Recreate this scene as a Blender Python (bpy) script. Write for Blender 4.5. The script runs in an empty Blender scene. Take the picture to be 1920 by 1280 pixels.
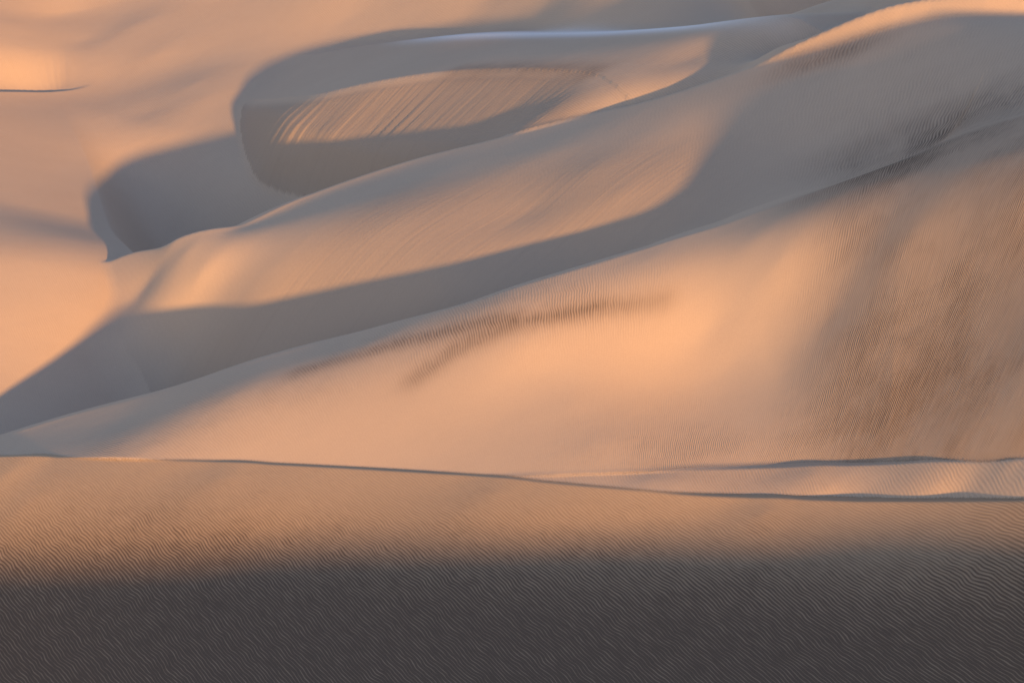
import bpy, math
import numpy as np

# ------------------------------------------------------------------ camera
H, PITCH, F = 80.0, math.radians(20.0), 5444.0      # height, pitch, focal in photo pixels
sc = bpy.context.scene
cam = bpy.data.cameras.new('camera'); cam_o = bpy.data.objects.new('camera', cam)
sc.collection.objects.link(cam_o)
cam.sensor_width = 36; cam.lens = 36 * F / 1920
cam.clip_start = 1; cam.clip_end = 5000
cam_o.location = (0, 0, H); cam_o.rotation_euler = (math.pi / 2 - PITCH, 0, 0)
sc.camera = cam_o

# ------------------------------------------------------------------ sky and sun
SUN_AZ, SUN_EL = 20.5, 11.0                          # sun behind the camera, to its right
w = bpy.data.worlds.new('World'); sc.world = w; w.use_nodes = True
nt = w.node_tree; bg = nt.nodes['Background']
sky = nt.nodes.new('ShaderNodeTexSky'); sky.sky_type = 'NISHITA'; sky.sun_disc = False; sky.ozone_density = 1.0; sky.dust_density = 0.3
sky.sun_elevation = math.radians(SUN_EL); sky.sun_rotation = math.radians(180 - SUN_AZ)
tint = nt.nodes.new('ShaderNodeMix'); tint.data_type = 'RGBA'; tint.blend_type = 'MULTIPLY'; tint.inputs[0].default_value = 1.0
tint.inputs[7].default_value = (1.02, .99, 1.16, 1)
nt.links.new(sky.outputs[0], tint.inputs[6]); nt.links.new(tint.outputs[2], bg.inputs[0]); bg.inputs[1].default_value = 0.135
sun = bpy.data.lights.new('sun', 'SUN'); sun_o = bpy.data.objects.new('sun', sun)
sc.collection.objects.link(sun_o)
sun.energy = 5.0; sun.angle = math.radians(1.3); sun.color = (1.0, 0.55, 0.17)
sun_o.rotation_euler = (math.radians(90 - SUN_EL), 0, math.radians(SUN_AZ))
sc.view_settings.view_transform = 'Standard'; sc.view_settings.look = 'None'
sc.view_settings.exposure = 1.17; sc.view_settings.gamma = 1.0

# ------------------------------------------------------------------ terrain shape
CP, SP = math.cos(PITCH), math.sin(PITCH)
def ray(px, py):                                    # (X/Y, drop/Y) of the sight line
    a, b = (px - 960) / F, (640 - py) / F
    dy = CP + SP * b
    return a / dy, (SP - CP * b) / dy
def point(px, py, z):
    q, t = ray(px, py); D = (H - z) / t
    return (q * D, D, z)
SX, SY = math.sin(math.radians(SUN_AZ)), -math.cos(math.radians(SUN_AZ))
def column(px, py0, z0, steps):
    """A profile of the sand along the sun's bearing: starts on the sight line of a pixel at
    height z0, then rows with the slope up to each (slope > 0 faces the sun)."""
    out = [point(px, py0, z0)]; x, d, z = out[0]
    for py, g in steps:
        t = ray(px, py)[1]
        s = (t * d - H + z) / (g - SY * t) * 1.0     # H-(z-g s) = t (d + SY s)
        s = (H - z - t * d) / (SY * t - g)
        x, d, z = x + SX * s, d + SY * s, z - g * s
        out.append((x, d, z))
    return out
def tps_fit(pts, lam=0.0):
    P = np.array(pts, float); c = P[:, :2].mean(0); s = P[:, :2].std()
    U = (P[:, :2] - c) / s; n = len(U)
    r2 = ((U[:, None] - U[None]) ** 2).sum(-1)
    K = 0.5 * r2 * np.log(r2 + 1e-12) + lam * np.eye(n)
    A = np.zeros((n + 3, n + 3)); A[:n, :n] = K
    A[:n, n] = 1; A[:n, n + 1:] = U; A[n, :n] = 1; A[n + 1:, :n] = U.T
    s_ = np.linalg.solve(A, np.concatenate([P[:, 2], np.zeros(3)]))
    return (U, s_, c, s)
def tps_eval(f, X, Y):
    U, w_, c, s = f; n = len(U)
    x = (X - c[0]) / s; y = (Y - c[1]) / s
    o = w_[n] + w_[n + 1] * x + w_[n + 2] * y
    for i in range(n):
        r2 = (x - U[i, 0]) ** 2 + (y - U[i, 1]) ** 2
        o += w_[i] * 0.5 * r2 * np.log(r2 + 1e-12)
    return o
def ss(x, a, b):
    t = np.clip((x - a) / (b - a), 0, 1); return t * t * (3 - 2 * t)
def spline(pts, n=24):                               # Catmull-Rom through plan points (+z)
    P = np.array(pts, float); Q = np.vstack([2 * P[0] - P[1], P, 2 * P[-1] - P[-2]]); o = []
    for i in range(1, len(Q) - 2):
        t = np.linspace(0, 1, n, endpoint=False)[:, None]
        o.append(0.5 * (2 * Q[i] + (Q[i + 1] - Q[i - 1]) * t + (2 * Q[i - 1] - 5 * Q[i] + 4 * Q[i + 1] - Q[i + 2]) * t ** 2
                 + (-Q[i - 1] + 3 * Q[i] - 3 * Q[i + 1] + Q[i + 2]) * t ** 3))
    return np.vstack(o + [P[-1:]])
def crest_dist(line, X, Y):
    """signed plan distance to a crest (positive = behind it), foot point, fraction along"""
    L = np.asarray(line)[:, :2]; best = np.full(X.shape, 1e18)
    sg = np.ones(X.shape); fx = np.zeros(X.shape); fy = np.zeros(X.shape); u = np.zeros(X.shape)
    m = len(L) - 1
    for i in range(m):
        a, b = L[i], L[i + 1]; e = b - a; l2 = e @ e + 1e-12
        t = ((X - a[0]) * e[0] + (Y - a[1]) * e[1]) / l2
        lo = -1e9 if i == 0 else 0; hi = 1e9 if i == m - 1 else 1
        t = np.clip(t, lo, hi)
        qx, qy = a[0] + t * e[0], a[1] + t * e[1]
        d = (X - qx) ** 2 + (Y - qy) ** 2; k = d < best
        best = np.where(k, d, best); fx = np.where(k, qx, fx); fy = np.where(k, qy, fy)
        sg = np.where(k, np.sign(e[0] * (Y - a[1]) - e[1] * (X - a[0])), sg)
        u = np.where(k, (i + np.clip(t, 0, 1)) / m, u)
    return np.sqrt(best) * sg, fx, fy, u
def smax(a, b, k):
    h = np.clip(0.5 + 0.5 * (a - b) / k, 0, 1)
    return b + (a - b) * h + k * h * (1 - h)

class Sheet:
    """front surface through profiles, optionally cut by a crest with a lee slope behind"""
    def __init__(self, cols, crest=None, lee=None, roundness=0.6, lam=1e-4):
        pts = [p for c in cols for p in column(*c)]
        self.f = tps_fit(pts, lam); self.crest = None; self.pts = pts
        if crest is not None:
            self.crest = spline([point(*c)[:2] for c in crest])
            self.lee = lee; self.r = roundness
    def __call__(self, X, Y):
        z = tps_eval(self.f, X, Y)
        if self.crest is None: return z
        d, fx, fy, u = crest_dist(self.crest, X, Y)
        m = d > 0
        zc = tps_eval(self.f, fx[m], fy[m]); dd = d[m]
        s = np.interp(u[m], np.linspace(0, 1, len(self.lee)), self.lee)
        z[m] = zc - s * (np.sqrt(dd ** 2 + self.r ** 2) - self.r) - .0025 * dd * dd
        return z

def profiles(tops, steps):
    T = {c[0]: c[1:] for c in tops}
    return [(px,) + tuple(T[px]) + (steps[px],) for px in steps]
PD = [(400, .0), (500, .03), (600, .12), (700, .15), (900, .05)]
PN = [(400, -.02), (500, .0), (700, .0), (900, .0)]
PU = {-500: (6, PD, [(220, .02), (90, .08), (-60, .08), (-300, .06)]),
      -150: (4, PD, [(220, .02), (174, .03), (150, .08), (90, .10), (40, .07), (-60, .06), (-300, .06)]),
      60:  (1.5, PD, [(220, .02), (174, .01), (150, .10), (90, .14), (40, .08), (-60, .06), (-300, .06)]),
      200: (.5, PD, [(220, .02), (176, -.04), (150, .22), (90, .22), (40, .08), (-60, .06), (-300, .06)]),
      350: (1.0, PN, [(220, .02), (174, .0), (150, .02), (90, .02), (40, .04), (-60, .06), (-300, .06)]),
      520: (4.5, PN, [(220, -.01), (174, -.01), (150, .0), (90, .0), (40, .03), (-60, .06), (-300, .06)]),
      700: (9.8, PN, []),
      1000: (9, PN, []), 1400: (-3, PN, []), 1900: (-3, PN, []), 2600: (-3, PN, [])}
plain = Sheet([(px, 300, z, dn) for px, (z, dn, up) in PU.items()] + [(px, 300, z + 1e-4, up) for px, (z, dn, up) in PU.items() if up] + [
    (700, 86, 8, [(40, .06), (-60, .06), (-300, .06)]),
    (850, 68, 11, [(0, .06), (-100, .08), (-300, .06)]),
    (1000, 62, 13.3, [(0, .06), (-100, .08), (-300, .06)]),
    (1300, 46, 19, [(0, .06), (-100, .08), (-300, .06)]),
    (1600, 30, 23, [(0, .0), (-100, .05), (-300, .06)]),
    (1920, 18, 26.5, [(0, .0), (-100, .05), (-300, .06)]),
    (2300, 10, 28, [(-100, .05), (-300, .06)])], lam=3e-3)
lip = spline([point(px, py, z)[:2] for px, py, z in [(150, 270, 1), (165, 300, 1), (188, 350, 2.5), (216, 398, 4), (260, 430, 5.5), (315, 447, 6.5), (380, 452, 7), (500, 455, 8)]])
def basin(X, Y):
    """the sheltered hollow scooped behind the nose of the tall dune (as a lowering)"""
    d = crest_dist(lip[::4], X, Y)[0]
    f = 1 - ss(Y + 1.2 * (X + 42), 262, 286)
    toe = ss(-crest_dist(TOE, X, Y)[0], 0, 14)
    rise = 3.3 * np.where(d < 0, np.exp(-(d / 14) ** 2), np.exp(-np.clip(d, 0, None) / 4)) * (1 - ss(X, -22, -14)) * (1 - ss(Y, 226, 250))
    return 7.5 * (1 - np.exp(-(np.clip(d, 0, None) / 6) ** 1.4)) * f * toe - rise
BC = [(200, 190, -8), (300, 180, -3), (450, 150, 2.2), (560, 110, 6), (700, 84, 9.5), (850, 67, 13), (1000, 63, 15.5), (1150, 60, 18.3), (1300, 48, 21.6),
      (1500, 34, 25.2), (1700, 28, 27), (1920, 20, 29), (2300, 15, 32)]
BROW = [(400, 193, .5), (450, 189, 3.6), (510, 186, 6.6), (590, 178, 9.7), (700, 154, 12.5), (850, 133, 15.4), (1000, 129, 18), (1110, 138, 19.6), (1160, 165, 20)]
class FarDune(Sheet):
    """domed top that breaks at a brow into an avalanche face"""
    def __init__(self):
        self.f = tps_fit([point(*p) for p in BC + BROW + [(1250, 168, 20.8), (1300, 110, 21.9), (1400, 125, 23.2), (1480, 82, 24.8), (300, 210, -6), (200, 220, -12), (1600, 50, 25.5),
                          (1250, 260, 18), (1500, 140, 22), (1700, 70, 25), (1920, 70, 26), (2300, 80, 28)]], 1e-4)
        self.crest = spline([point(*c)[:2] for c in BC]); self.lee = [.2, .15, .12, .12, .12, .12, .12]; self.r = 3.0
        self.brow = spline([point(*c)[:2] for c in BROW])
    def __call__(self, X, Y):
        z = Sheet.__call__(self, X, Y)
        d, fx, fy, u = crest_dist(self.brow[::4], X, Y)
        face = tps_eval(self.f, fx, fy) - .60 * (-d)
        fade = np.clip((u - .80) / .2, 0, 1)           # the face dies out to the right
        face = face + fade * (z - face)
        out = np.where(d < 0, -smax(-z, -face, 0.25), z)
        return out
back = FarDune()
TOE = np.array([point(*c)[:2] for c in [(475, 40, 1), (440, 120, 2), (436, 190, 3), (500, 218, 5.2),  (560, 240, 7.8), (650, 268, 8.8), (740, 292, 9.5), (900, 330, 11)]])
MCR = [(60, 560, 0), (230, 480, 4.5), (330, 447, 7.8), (450, 425, 9.3), (590, 365, 11), (780, 300, 13.3), (925, 262, 15.6), (1100, 218, 18.4),
       (1250, 180, 21), (1500, 95, 25.4), (1700, 32, 28.7), (1920, 22, 30.2), (2300, 10, 32)]
mid = Sheet(profiles(MCR, {
    60: [(640, .1), (740, .15)],
    230: [(540, .05), (640, .15), (740, .15)],
    330: [(470, -.02), (510, .1), (620, .2), (740, .2)],
    450: [(452, -.12), (490, .02), (540, .14), (740, .2)],
    590: [(392, -.18), (430, -.08), (480, .04), (540, .07), (740, .12)],
    780: [(326, -.18), (362, -.10), (400, .0), (480, .03), (740, .10)],
    925: [(287, -.18), (320, -.12), (360, -.03), (440, .01), (700, .08)],
    1100: [(240, -.17), (268, -.10), (310, -.03), (400, .0), (700, .07)],
    1250: [(198, -.15), (225, -.08), (270, .0), (360, .02), (700, .08)],
    1500: [(110, -.13), (140, -.09), (200, -.02), (300, .02), (600, .08)],
    1700: [(50, -.14), (120, -.09), (200, -.08), (300, -.08), (600, .0)],
    1920: [(50, -.14), (150, -.12), (260, -.1), (380, -.05), (600, .0)],
    2300: [(80, -.08), (150, -.12), (260, -.1), (380, -.05), (600, .0)]}),
  crest=MCR, lee=[.5, .5, .5, .45, .4, .3, .3], roundness=1.0)
NCR = [(-500, 960, -2), (-200, 882, 1), (0, 822, 3.2), (200, 762, 5.5), (400, 703, 8.6), (650, 632, 11.7), (900, 563, 15.7), (1200, 472, 19.0),
       (1350, 424, 21.2), (1500, 372, 23.8), (1700, 300, 27.5), (1920, 220, 31), (2300, 120, 36)]
near = Sheet(profiles(NCR, {
    -500: [(1000, -.1), (1100, -.1)],
    -200: [(930, -.15), (1000, -.1)],
    0: [(860, -.18), (900, -.14), (980, -.05)],
    200: [(790, -.16), (840, -.14), (880, .08), (960, .12)],
    400: [(735, -.18), (758, .0), (820, .11), (900, .14), (980, .12)],
    650: [(648, -.22), (668, -.05), (720, .07), (790, .14), (850, .12), (980, .08)],
    900: [(573, -.15), (592, -.02), (640, .12), (700, .27), (760, .14), (830, .07), (890, .08), (980, .08)],
    1200: [(482, -.12), (510, .02), (555, .22), (620, .36), (680, .22), (760, .06), (830, .05), (890, .08), (980, .08)],
    1350: [(450, -.13), (485, .04), (545, .30), (605, .24), (680, .02), (800, .0), (860, .04), (980, .08)],
    1500: [(405, -.15), (450, -.04), (495, .12), (540, .10), (620, .02), (760, .01), (830, .02), (880, .08), (980, .08)],
    1700: [(350, -.17), (440, -.09), (520, .02), (600, .0), (800, .0), (870, .04), (980, .08)],
    1920: [(280, -.17), (390, -.09), (490, .02), (600, .0), (800, .0), (870, .04), (980, .08)],
    2300: [(200, -.17), (300, -.09), (420, .02), (600, .0), (800, .0), (870, .04), (980, .08)]}),
  crest=NCR, lee=[.5, .5, .5, .5, .5, .36, .28, .28], roundness=2.0, lam=6e-4)
def resting(surf, px, py, gap):
    """height at which a crest seen at this pixel stands just in front of the sand behind it"""
    q, t = ray(px, py); D = np.arange(120, 260, .1)
    z = surf(q * D, D.copy()); i = np.argmax(z > H - t * D)
    return float(H - t * (D[i] - gap))
def level(surf, rows, x0, x1, step, width, gap):
    """crest (px, py, z) just in front of the sand behind it, its height evened out"""
    xs = np.arange(x0, x1 + 1, step, dtype=float); ys = np.interp(xs, [r[0] for r in rows], [r[1] for r in rows])
    z = np.array([resting(surf, px, py, gap) for px, py in zip(xs, ys)])
    k = np.exp(-((xs[:, None] - xs[None]) / width) ** 2); k /= k.sum(1, keepdims=True)
    c1 = np.stack([np.ones_like(xs), xs / 1000], 1); lin = c1 @ np.linalg.lstsq(c1, z, rcond=None)[0]
    sm = lin + k @ (z - lin)
    sm = sm + max(0.0, .6 * float((z - sm).max()))
    return [(float(a), float(b), float(c)) for a, b, c in zip(xs, ys, sm)]
LCR = level(near, [(900, 895.5), (920, 895), (1060, 890), (1200, 886), (1500, 876), (1700, 868), (1920, 861), (2300, 848)], 910, 2300, 110, 160, .0)
LCR = [(-500, 1000, -4), (0, 960, 0), (500, 915, 7), (800, 900, LCR[0][2] - 1.5)] + LCR
LT = {-500: (1000, -4), 0: (960, 0), 500: (915, 7)}; LX = [c[0] for c in LCR]
def lcr(px): return (px, float(np.interp(px, LX, [c[1] for c in LCR])), float(np.interp(px, LX, [c[2] for c in LCR])))
low = Sheet([(px, py, z, []) for px, py, z in LCR] + profiles([lcr(p) for p in (-500, 0, 500, 920, 1060, 1200, 1500, 1700, 1920, 2300)], {
    -500: [(1100, .0)],
    0: [(1060, .0)],
    500: [(960, .0), (1060, .0)],
    920: [(920, .0), (1060, .1)],
    1060: [(905, .0), (1060, .1)],
    1200: [(900, -.06), (925, .02), (1060, .1)],
    1500: [(890, -.06), (915, .04), (950, .15), (1060, .1)],
    1700: [(885, -.06), (910, .04), (945, .2), (1060, .1)],
    1920: [(880, -.06), (905, .04), (940, .2), (1060, .1)],
    2300: [(870, -.06), (900, .04), (940, .2), (1060, .1)]}),
  crest=LCR, lee=[.3, .3], roundness=1.0, lam=1e-5)
LOWCUT = np.vstack([[point(300, 1060, 8)[:2], point(700, 960, 10)[:2]], [point(*c)[:2] for c in LCR if c[0] > 900]])
FCR = level(lambda X, Y: np.maximum(near(X, Y), low(X, Y)), [(0, 856), (100, 857.5), (200, 860), (300, 863), (400, 866), (600, 876), (750, 884),
       (900, 893), (1100, 912), (1300, 929), (1450, 936), (1600, 940), (1750, 940), (1920, 938), (2300, 932)], 0, 2300, 100, 190, .0)
FCR = [(-500, 852, FCR[0][2] - 7), (-200, 854, FCR[0][2] - 3)] + FCR
fore = Sheet([(px, py, z, []) for px, py, z in FCR] + [(px, py, z, [(py + 30, .0), (py + 90, .08), (1060, .14), (1280, .14), (1500, .12)])
   for px, py, z in FCR if px in (-500, -200, 0, 400, 900, 1400, 1900, 2300)], crest=FCR, lee=[.4, .4, .3, .3], roundness=0.8, lam=1e-4)

NAMES = ['sand_plain', 'bowl_dune', 'tall_dune', 'hollow_dune', 'low_dune', 'rippled_dune', 'ridge_dune']
def caster(px, py, Yc=80.0):                         # ridge point behind whose shadow ends at this row of the front dune
    q, t = ray(px, py); D = np.arange(120, 200, .1); z = fore(q * D, D.copy()); i = np.argmax(z > H - t * D)
    L = (D[i] - Yc) / -SY
    return q * D[i] + SX * L, float(z[i] + L * math.tan(math.radians(SUN_EL)))
RT = [caster(*p) for p in [(-300, 1070), (0, 1060), (480, 1035), (960, 1022), (1440, 1016), (1920, 1012), (2300, 1010)]]
def rear(X, Y):                                      # the dune behind the viewpoint that shades the front
    top = np.interp(X, [-90, RT[0][0] - 20] + [r[0] for r in RT] + [90], [14, RT[0][1] - 3] + [r[1] for r in RT] + [RT[-1][1] + 4])
    d = Y - 80
    return top - .55 * (np.sqrt(np.clip(d, 0, None) ** 2 + 1) - 1) - .18 * (np.sqrt(np.clip(-d, 0, None) ** 2 + 9) - 3)
def on_plain(px, py):
    q, t = ray(px, py); D = np.arange(200, 400, .5); i = np.argmax(plain(q * D, D.copy()) > H - t * D); return q * D[i], D[i]
SC = spline([tuple(on_plain(px, py)) for px, py in [(-160, 168), (-60, 171), (30, 173), (90, 174), (135, 170), (190, 160)]])
def scoop(X, Y):                                     # a small blown-out hollow behind a lip, far left
    d, fx, fy, u = crest_dist(SC[::4], X, Y)
    return 1.2 * np.where(d > 0, 1, 0) * np.exp(-((d - 2.5) / 6.5) ** 2) * ss(d, 0, 1.2) * (1 - ss(u, .45, .98)) * ss(u, 0, .2)
def toe_drop(X, Y):
    d = np.clip(-crest_dist(TOE, X, Y)[0], 0, None)
    k = 1.2 - .85 * ss(Y, TOE[3][1] - 4, TOE[3][1] + 14)
    return k * (np.sqrt(d * d + 4) - 2)
def terrain(X, Y):
    Z = []
    for sheet, y0, y1 in ((plain, 150, 1e9), (back, 195, 1e9), (mid, 150, 300), (near, 120, 240), (low, 0, 185), (fore, 0, 200)):
        m = (Y > y0) & (Y < y1); z = np.full(X.shape, -60.0)
        if m.any(): z[m] = sheet(X[m], Y[m])
        Z.append(z)
    Z.append(rear(X, Y))
    for k in range(6): Z[k] = np.where(Y > 125, Z[k], Z[k] - (125 - Y) * .3)
    Z[0] = Z[0] - basin(X, Y) - scoop(X, Y)
    kx = np.clip((X / np.maximum(Y, 1) - 0.04) / 0.10, 0, 1)
    dm = crest_dist(mid.crest[::6], X, Y)[0]; dn = crest_dist(near.crest[::6], X, Y)[0]
    db = crest_dist(back.crest[::6], X, Y)[0]; Z[1] = Z[1] - .8 * np.clip(-dm, 0, None) - .5 * np.clip(-db - 22, 0, None) - toe_drop(X, Y); cd = np.clip(-dn - 16 * kx, 0, None); Z[2] = Z[2] - .6 * cd * cd / (cd + 3 * kx + .01)
    Z[0] = Z[0] - np.minimum(.5 * np.clip(-dn - 4, 0, None), 25)
    df = crest_dist(fore.crest[::6], X, Y)[0]
    dl = crest_dist(LOWCUT, X, Y)[0]
    Z[3] = Z[3] - 1.0 * np.clip(np.maximum(-df, -dl), 0, None); Z[4] = Z[4] - 1.0 * np.clip(-df, 0, None)
    own = np.argmax(np.stack(Z), 0)
    z = smax(Z[1], Z[0], 0.8)
    z = smax(Z[2], z, 0.5 + 3.0 * ss(-X, 20, 26) * (1 - ss(Y, 215, 224)))
    z = smax(Z[3], z, 0.4 + 6.0 * kx)
    for i, k in ((4, .2), (5, .1), (6, 1.0)): z = smax(Z[i], z, k)
    return z, own

# ------------------------------------------------------------------ what lies on the sand (plan positions)
def on_sand(px, py):
    q, t = ray(px, py); D = np.arange(120, 460, .5); z = terrain(q * D, D.copy())[0]
    i = np.argmax(z > H - t * D); return np.array([q * D[i], D[i]])
def blob(X, Y, a, b, wid):
    """soft elongated patch between two points of the ground"""
    a, b = on_sand(*a), on_sand(*b); e = b - a; l = np.hypot(*e) + 1e-6; e /= l
    u = (X - a[0]) * e[0] + (Y - a[1]) * e[1]; v = -(X - a[0]) * e[1] + (Y - a[1]) * e[0]
    du = np.maximum(np.maximum(-u, u - l), 0)
    return np.exp(-(v / wid) ** 2 - (du / (1.5 * wid)) ** 2)
def trail(X, Y, pts, wid):
    L = np.array([on_sand(*p) for p in pts]); o = np.zeros(X.shape)
    for a, b in zip(L[:-1], L[1:]):
        e = b - a; l2 = e @ e + 1e-9
        t = np.clip(((X - a[0]) * e[0] + (Y - a[1]) * e[1]) / l2, 0, 1)
        o = np.maximum(o, np.exp(-((X - a[0] - t * e[0]) ** 2 + (Y - a[1] - t * e[1]) ** 2) / wid ** 2))
    return o
def surface_fields(X, Y, Z, own):
    """ripple coordinates, ripple height, dark grain with painted shade on the front dune, avalanche streaks, pale band along the far crest"""
    isn = (own == 3); isf = (own == 5); isl = (own == 4); ism = (own == 2); isb = (own == 1); isp = (own == 0)
    rx = np.where(isf, X * .874 + Y * .486, X * .93 + Y * .37); ry = np.where(isf, Y * .874 - X * .486, Y * .93 - X * .37)
    cx, cy = 5.0, 127.0
    ang = 55 * np.arctan2(X - cx, Y - cy); r = np.hypot(X - cx, Y - cy)
    rx = np.where(isn | ism, ang, rx); ry = np.where(isn | ism, r, ry)
    rx = np.where(isl, X * .98 + Y * .2, rx); ry = np.where(isl, Y * .98 - X * .2, ry)
    left = trail(X, Y, [(230, 845), (420, 770), (620, 690), (850, 620), (1100, 560)], 4.5)
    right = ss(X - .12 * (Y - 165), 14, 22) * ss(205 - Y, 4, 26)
    foot = blob(X, Y, (1250, 850), (1900, 840), 4.5)
    rip = np.where(isn | ism, np.clip(.10 + 1.0 * left * isn + .7 * right + foot * isn, 0, 1), 0.25)
    rip = np.where(isf, 1.0, rip); rip = np.where(isl, .85, rip)
    rip = np.where(ism, np.maximum(.05, rip) + .5 * blob(X, Y, (1650, 150), (1850, 200), 8), rip)
    rip = np.where(isb, .15 + .5 * blob(X, Y, (1250, 130), (1420, 80), 8), rip)
    dark = .45 * trail(X, Y, [(780, 712), (860, 655), (1000, 603), (1120, 580), (1240, 566)], 1.1)
    dark += .35 * trail(X, Y, [(560, 700), (720, 655), (820, 628), (960, 600)], 1.0)
    dark += .8 * blob(X, Y, (1520, 115), (1590, 98), 2.2) + .55 * blob(X, Y, (1640, 290), (1740, 262), 3.5)
    dark += .5 * blob(X, Y, (1560, 350), (1700, 300), 3.0) + .12 * blob(X, Y, (1600, 730), (1750, 690), 5.0) + .12 * blob(X, Y, (1820, 560), (1910, 470), 5.0)
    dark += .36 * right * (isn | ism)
    dark += .9 * trail(X, Y, [(860, 133), (960, 128), (1060, 129), (1105, 136)], 1.6) * (isb)
    dark += isf * 1.0 * ss(-Y - 0.55 * X, -164, -146)  # painted shade: front dune's sand colour darkens toward its shadowed foot
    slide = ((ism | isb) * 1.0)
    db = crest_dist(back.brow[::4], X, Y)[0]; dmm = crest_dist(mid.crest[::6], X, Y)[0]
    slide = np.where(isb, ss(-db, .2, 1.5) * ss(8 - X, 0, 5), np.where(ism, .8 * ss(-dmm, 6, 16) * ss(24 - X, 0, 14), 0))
    dB = crest_dist(back.crest[::6], X, Y)[0]
    pale = np.exp(-(np.abs(dB) / 1.8) ** 2) * (isb | isp) * ss(X, -14, -4) * ss(25 - X, 0, 12)  # paler colour along the far dune's crest
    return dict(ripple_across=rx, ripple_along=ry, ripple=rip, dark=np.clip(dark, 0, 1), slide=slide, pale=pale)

QUAL = 0.9
def build():
    ncol = int(1250 * QUAL)
    rows = np.concatenate([np.arange(110, 136, .35 / QUAL), np.arange(136, 190, .11 / QUAL), np.arange(190, 320, .26 / QUAL), np.geomspace(320, 700, int(150 * QUAL))])
    nr = len(rows); Y = rows[:, None] * np.ones(ncol)[None]
    T = np.linspace(-.28, .28, ncol)[None] * np.ones(nr)[:, None]
    X = T * Y
    emit(X, Y)
def normals(X, Y, Z):
    P = np.stack([X, Y, Z], -1)
    a = np.gradient(P, axis=0); b = np.gradient(P, axis=1)
    n = np.cross(b, a); n /= np.linalg.norm(n, axis=-1, keepdims=True)
    n[n[..., 2] < 0] *= -1
    return n
def emit(X, Y):
    Z, own = terrain(X, Y); N = normals(X, Y, Z); A = surface_fields(X, Y, Z, own)
    nr, nc = X.shape; idx = np.arange(nr * nc).reshape(nr, nc)
    quads = np.stack([idx[:-1, :-1], idx[:-1, 1:], idx[1:, 1:], idx[1:, :-1]], -1).reshape(-1, 4)
    fo = own[:-1, :-1].reshape(-1)
    P = np.stack([X, Y, Z], -1).reshape(-1, 3).astype(np.float32); N = N.reshape(-1, 3)
    for k, name in enumerate(NAMES):
        q = quads[fo == k]
        if not len(q): continue
        u, inv = np.unique(q, return_inverse=True); inv = inv.reshape(-1, 4)
        me = bpy.data.meshes.new(name)
        me.vertices.add(len(u)); me.vertices.foreach_set('co', P[u].ravel())
        me.loops.add(inv.size); me.loops.foreach_set('vertex_index', inv.ravel().astype(np.int32))
        me.polygons.add(len(inv)); me.polygons.foreach_set('loop_start', np.arange(0, inv.size, 4, dtype=np.int32))
        me.update(calc_edges=True)
        me.normals_split_custom_set_from_vertices(N[u].astype(np.float32))
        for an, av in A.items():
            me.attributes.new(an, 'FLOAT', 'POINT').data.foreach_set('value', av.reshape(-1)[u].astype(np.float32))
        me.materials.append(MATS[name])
        o = bpy.data.objects.new(name, me); sc.collection.objects.link(o)
        o['kind'] = 'structure'

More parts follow.
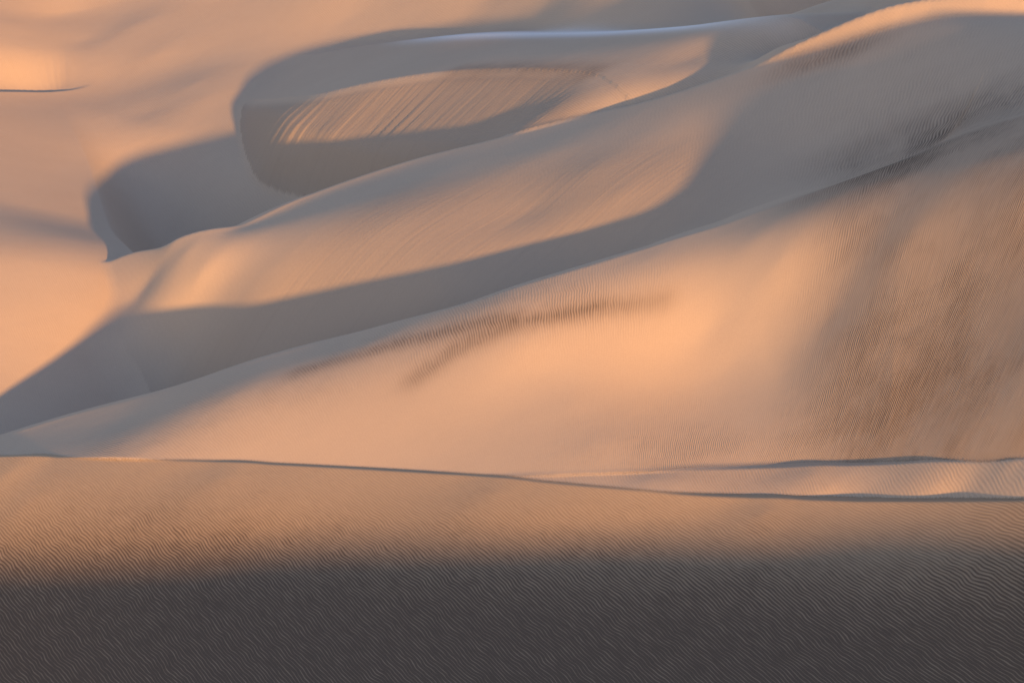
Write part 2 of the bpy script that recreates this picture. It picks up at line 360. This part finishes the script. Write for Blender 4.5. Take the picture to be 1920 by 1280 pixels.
def sand(name, wavelength=.22, height=.012, even=0.0, tone=(.52, .365, .245)):
    m = bpy.data.materials.new(name); m.use_nodes = True
    nt = m.node_tree; N = nt.nodes; b = N['Principled BSDF']
    b.inputs['Roughness'].default_value = .95; b.inputs['Specular IOR Level'].default_value = .08
    def put(v, i):
        if isinstance(v, (int, float)): i.default_value = v
        else: nt.links.new(v, i)
    def op(o, a, c=0.0, d=None, clamp=False):
        n = N.new('ShaderNodeMath'); n.operation = o; n.use_clamp = clamp
        put(a, n.inputs[0]); put(c, n.inputs[1])
        if d is not None: put(d, n.inputs[2])
        return n.outputs[0]
    def att(k):
        n = N.new('ShaderNodeAttribute'); n.attribute_name = k; return n.outputs['Fac']
    def xyz(x, y, z=0.0):
        n = N.new('ShaderNodeCombineXYZ'); put(x, n.inputs[0]); put(y, n.inputs[1]); put(z, n.inputs[2]); return n.outputs[0]
    def noise(vec, scale, detail=2.0, rough=.5):
        n = N.new('ShaderNodeTexNoise'); nt.links.new(vec, n.inputs['Vector'])
        n.inputs['Scale'].default_value = scale; n.inputs['Detail'].default_value = detail; n.inputs['Roughness'].default_value = rough
        return n.outputs['Fac']
    def mixc(f, a, c):
        n = N.new('ShaderNodeMix'); n.data_type = 'RGBA'; put(f, n.inputs[0])
        for v, i in ((a, 6), (c, 7)):
            if isinstance(v, tuple): n.inputs[i].default_value = (*v, 1)
            else: nt.links.new(v, n.inputs[i])
        return n.outputs[2]
    geo = N.new('ShaderNodeNewGeometry').outputs['Position']
    ra, rl, rip, dk, sl, pl = [att(k) for k in ('ripple_across', 'ripple_along', 'ripple', 'dark', 'slide', 'pale')]
    L = wavelength
    # crest lines wander, fork and join
    wander = op('ADD', op('MULTIPLY', noise(xyz(ra, rl), .10 / L, 1.2), 14.0), op('MULTIPLY', noise(xyz(ra, op('MULTIPLY', rl, .3)), .40 / L, 1.0), .8))
    ph = op('ADD', op('MULTIPLY', ra, 2 * math.pi / L), wander)
    w1 = op('MULTIPLY_ADD', op('SINE', ph), .5, .5)
    w2 = noise(xyz(op('DIVIDE', ra, L * .95), op('DIVIDE', rl, L * 9)), 1.0, 1.0)
    wave = op('MULTIPLY_ADD', w1, .62, op('MULTIPLY', w2, .55))
    patch = op('MULTIPLY_ADD', noise(geo, .22, 4.0, .6), 2.6, -.55, clamp=True)
    patch = op('MAXIMUM', patch, even)
    amp = op('MULTIPLY', rip, op('MINIMUM', patch, 1.15))
    hr = op('MULTIPLY', wave, amp)
    # avalanche streaks run down the lee faces
    sep = N.new('ShaderNodeSeparateXYZ'); nt.links.new(geo, sep.inputs[0])
    across = op('ADD', op('MULTIPLY', sep.outputs[0], .66), op('MULTIPLY', sep.outputs[1], -.75))
    down = op('ADD', op('MULTIPLY', sep.outputs[0], .75), op('MULTIPLY', sep.outputs[1], .66))
    st = noise(xyz(op('ADD', across, op('MULTIPLY', noise(geo, .12, 1.0), .8)), op('MULTIPLY', down, .035)), 1.8, 4.0, .62)
    hs = op('MULTIPLY', st, op('MULTIPLY', op('POWER', sl, 3.0), 2.4))
    grain = noise(geo, 14.0, 3.0, .7)
    hh = op('ADD', op('ADD', hr, hs), op('MULTIPLY', grain, .10))
    hh = op('ADD', hh, op('MULTIPLY', noise(geo, .45, 4.0, .55), .9))
    bp = N.new('ShaderNodeBump'); bp.inputs['Strength'].default_value = 1.0; bp.inputs['Distance'].default_value = height * 2.2
    nt.links.new(hh, bp.inputs['Height']); nt.links.new(bp.outputs[0], b.inputs['Normal'])
    # colour: quartz sand, coarse dark grain in troughs and wind-sorted patches, front dune's painted shade
    c = mixc(op('MULTIPLY', noise(geo, .07, 4.0, .6), .55), tone, (tone[0] * .84, tone[1] * .80, tone[2] * .78))
    lag_shade = op('MULTIPLY', dk, op('MULTIPLY_ADD', noise(geo, .5, 6.0, .7), 1.0 - .7 * even, .1 + .95 * even), clamp=True)  # dark patches, and the shade painted on the front dune
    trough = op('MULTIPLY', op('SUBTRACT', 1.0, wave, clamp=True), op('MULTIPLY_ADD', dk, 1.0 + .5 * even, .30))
    dkf = op('ADD', op('MULTIPLY', lag_shade, .6 - .06 * even), op('MULTIPLY', trough, amp), clamp=True)
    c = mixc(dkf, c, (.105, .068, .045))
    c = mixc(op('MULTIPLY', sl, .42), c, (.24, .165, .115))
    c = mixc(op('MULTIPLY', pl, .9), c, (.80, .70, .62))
    c = mixc(op('MULTIPLY', op('SUBTRACT', grain, .35, clamp=True), .7), c, (tone[0] * .55, tone[1] * .5, tone[2] * .5))
    c = mixc(op('MULTIPLY', op('SUBTRACT', st, .5, clamp=True), op('MULTIPLY', sl, .9)), c, (tone[0] * .6, tone[1] * .58, tone[2] * .58))
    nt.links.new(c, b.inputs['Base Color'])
    return m
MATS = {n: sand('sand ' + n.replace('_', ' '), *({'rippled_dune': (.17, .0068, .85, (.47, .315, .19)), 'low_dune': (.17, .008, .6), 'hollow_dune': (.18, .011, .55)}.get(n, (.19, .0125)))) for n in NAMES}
build()
Y = np.geomspace(1, 110, 120)[:, None] * np.ones(200)[None]
X = np.linspace(-90, 90, 200)[None] * np.ones(120)[:, None]
emit(X, Y)

# the desert floor beyond the modelled dunes
me = bpy.data.meshes.new('desert_floor')
me.from_pydata([(-3000, -3000, -45), (3000, -3000, -45), (3000, 3000, -45), (-3000, 3000, -45)], [], [(0, 1, 2, 3)])
me.materials.append(MATS['sand_plain'])
o = bpy.data.objects.new('desert_floor', me); sc.collection.objects.link(o); o['kind'] = 'structure'
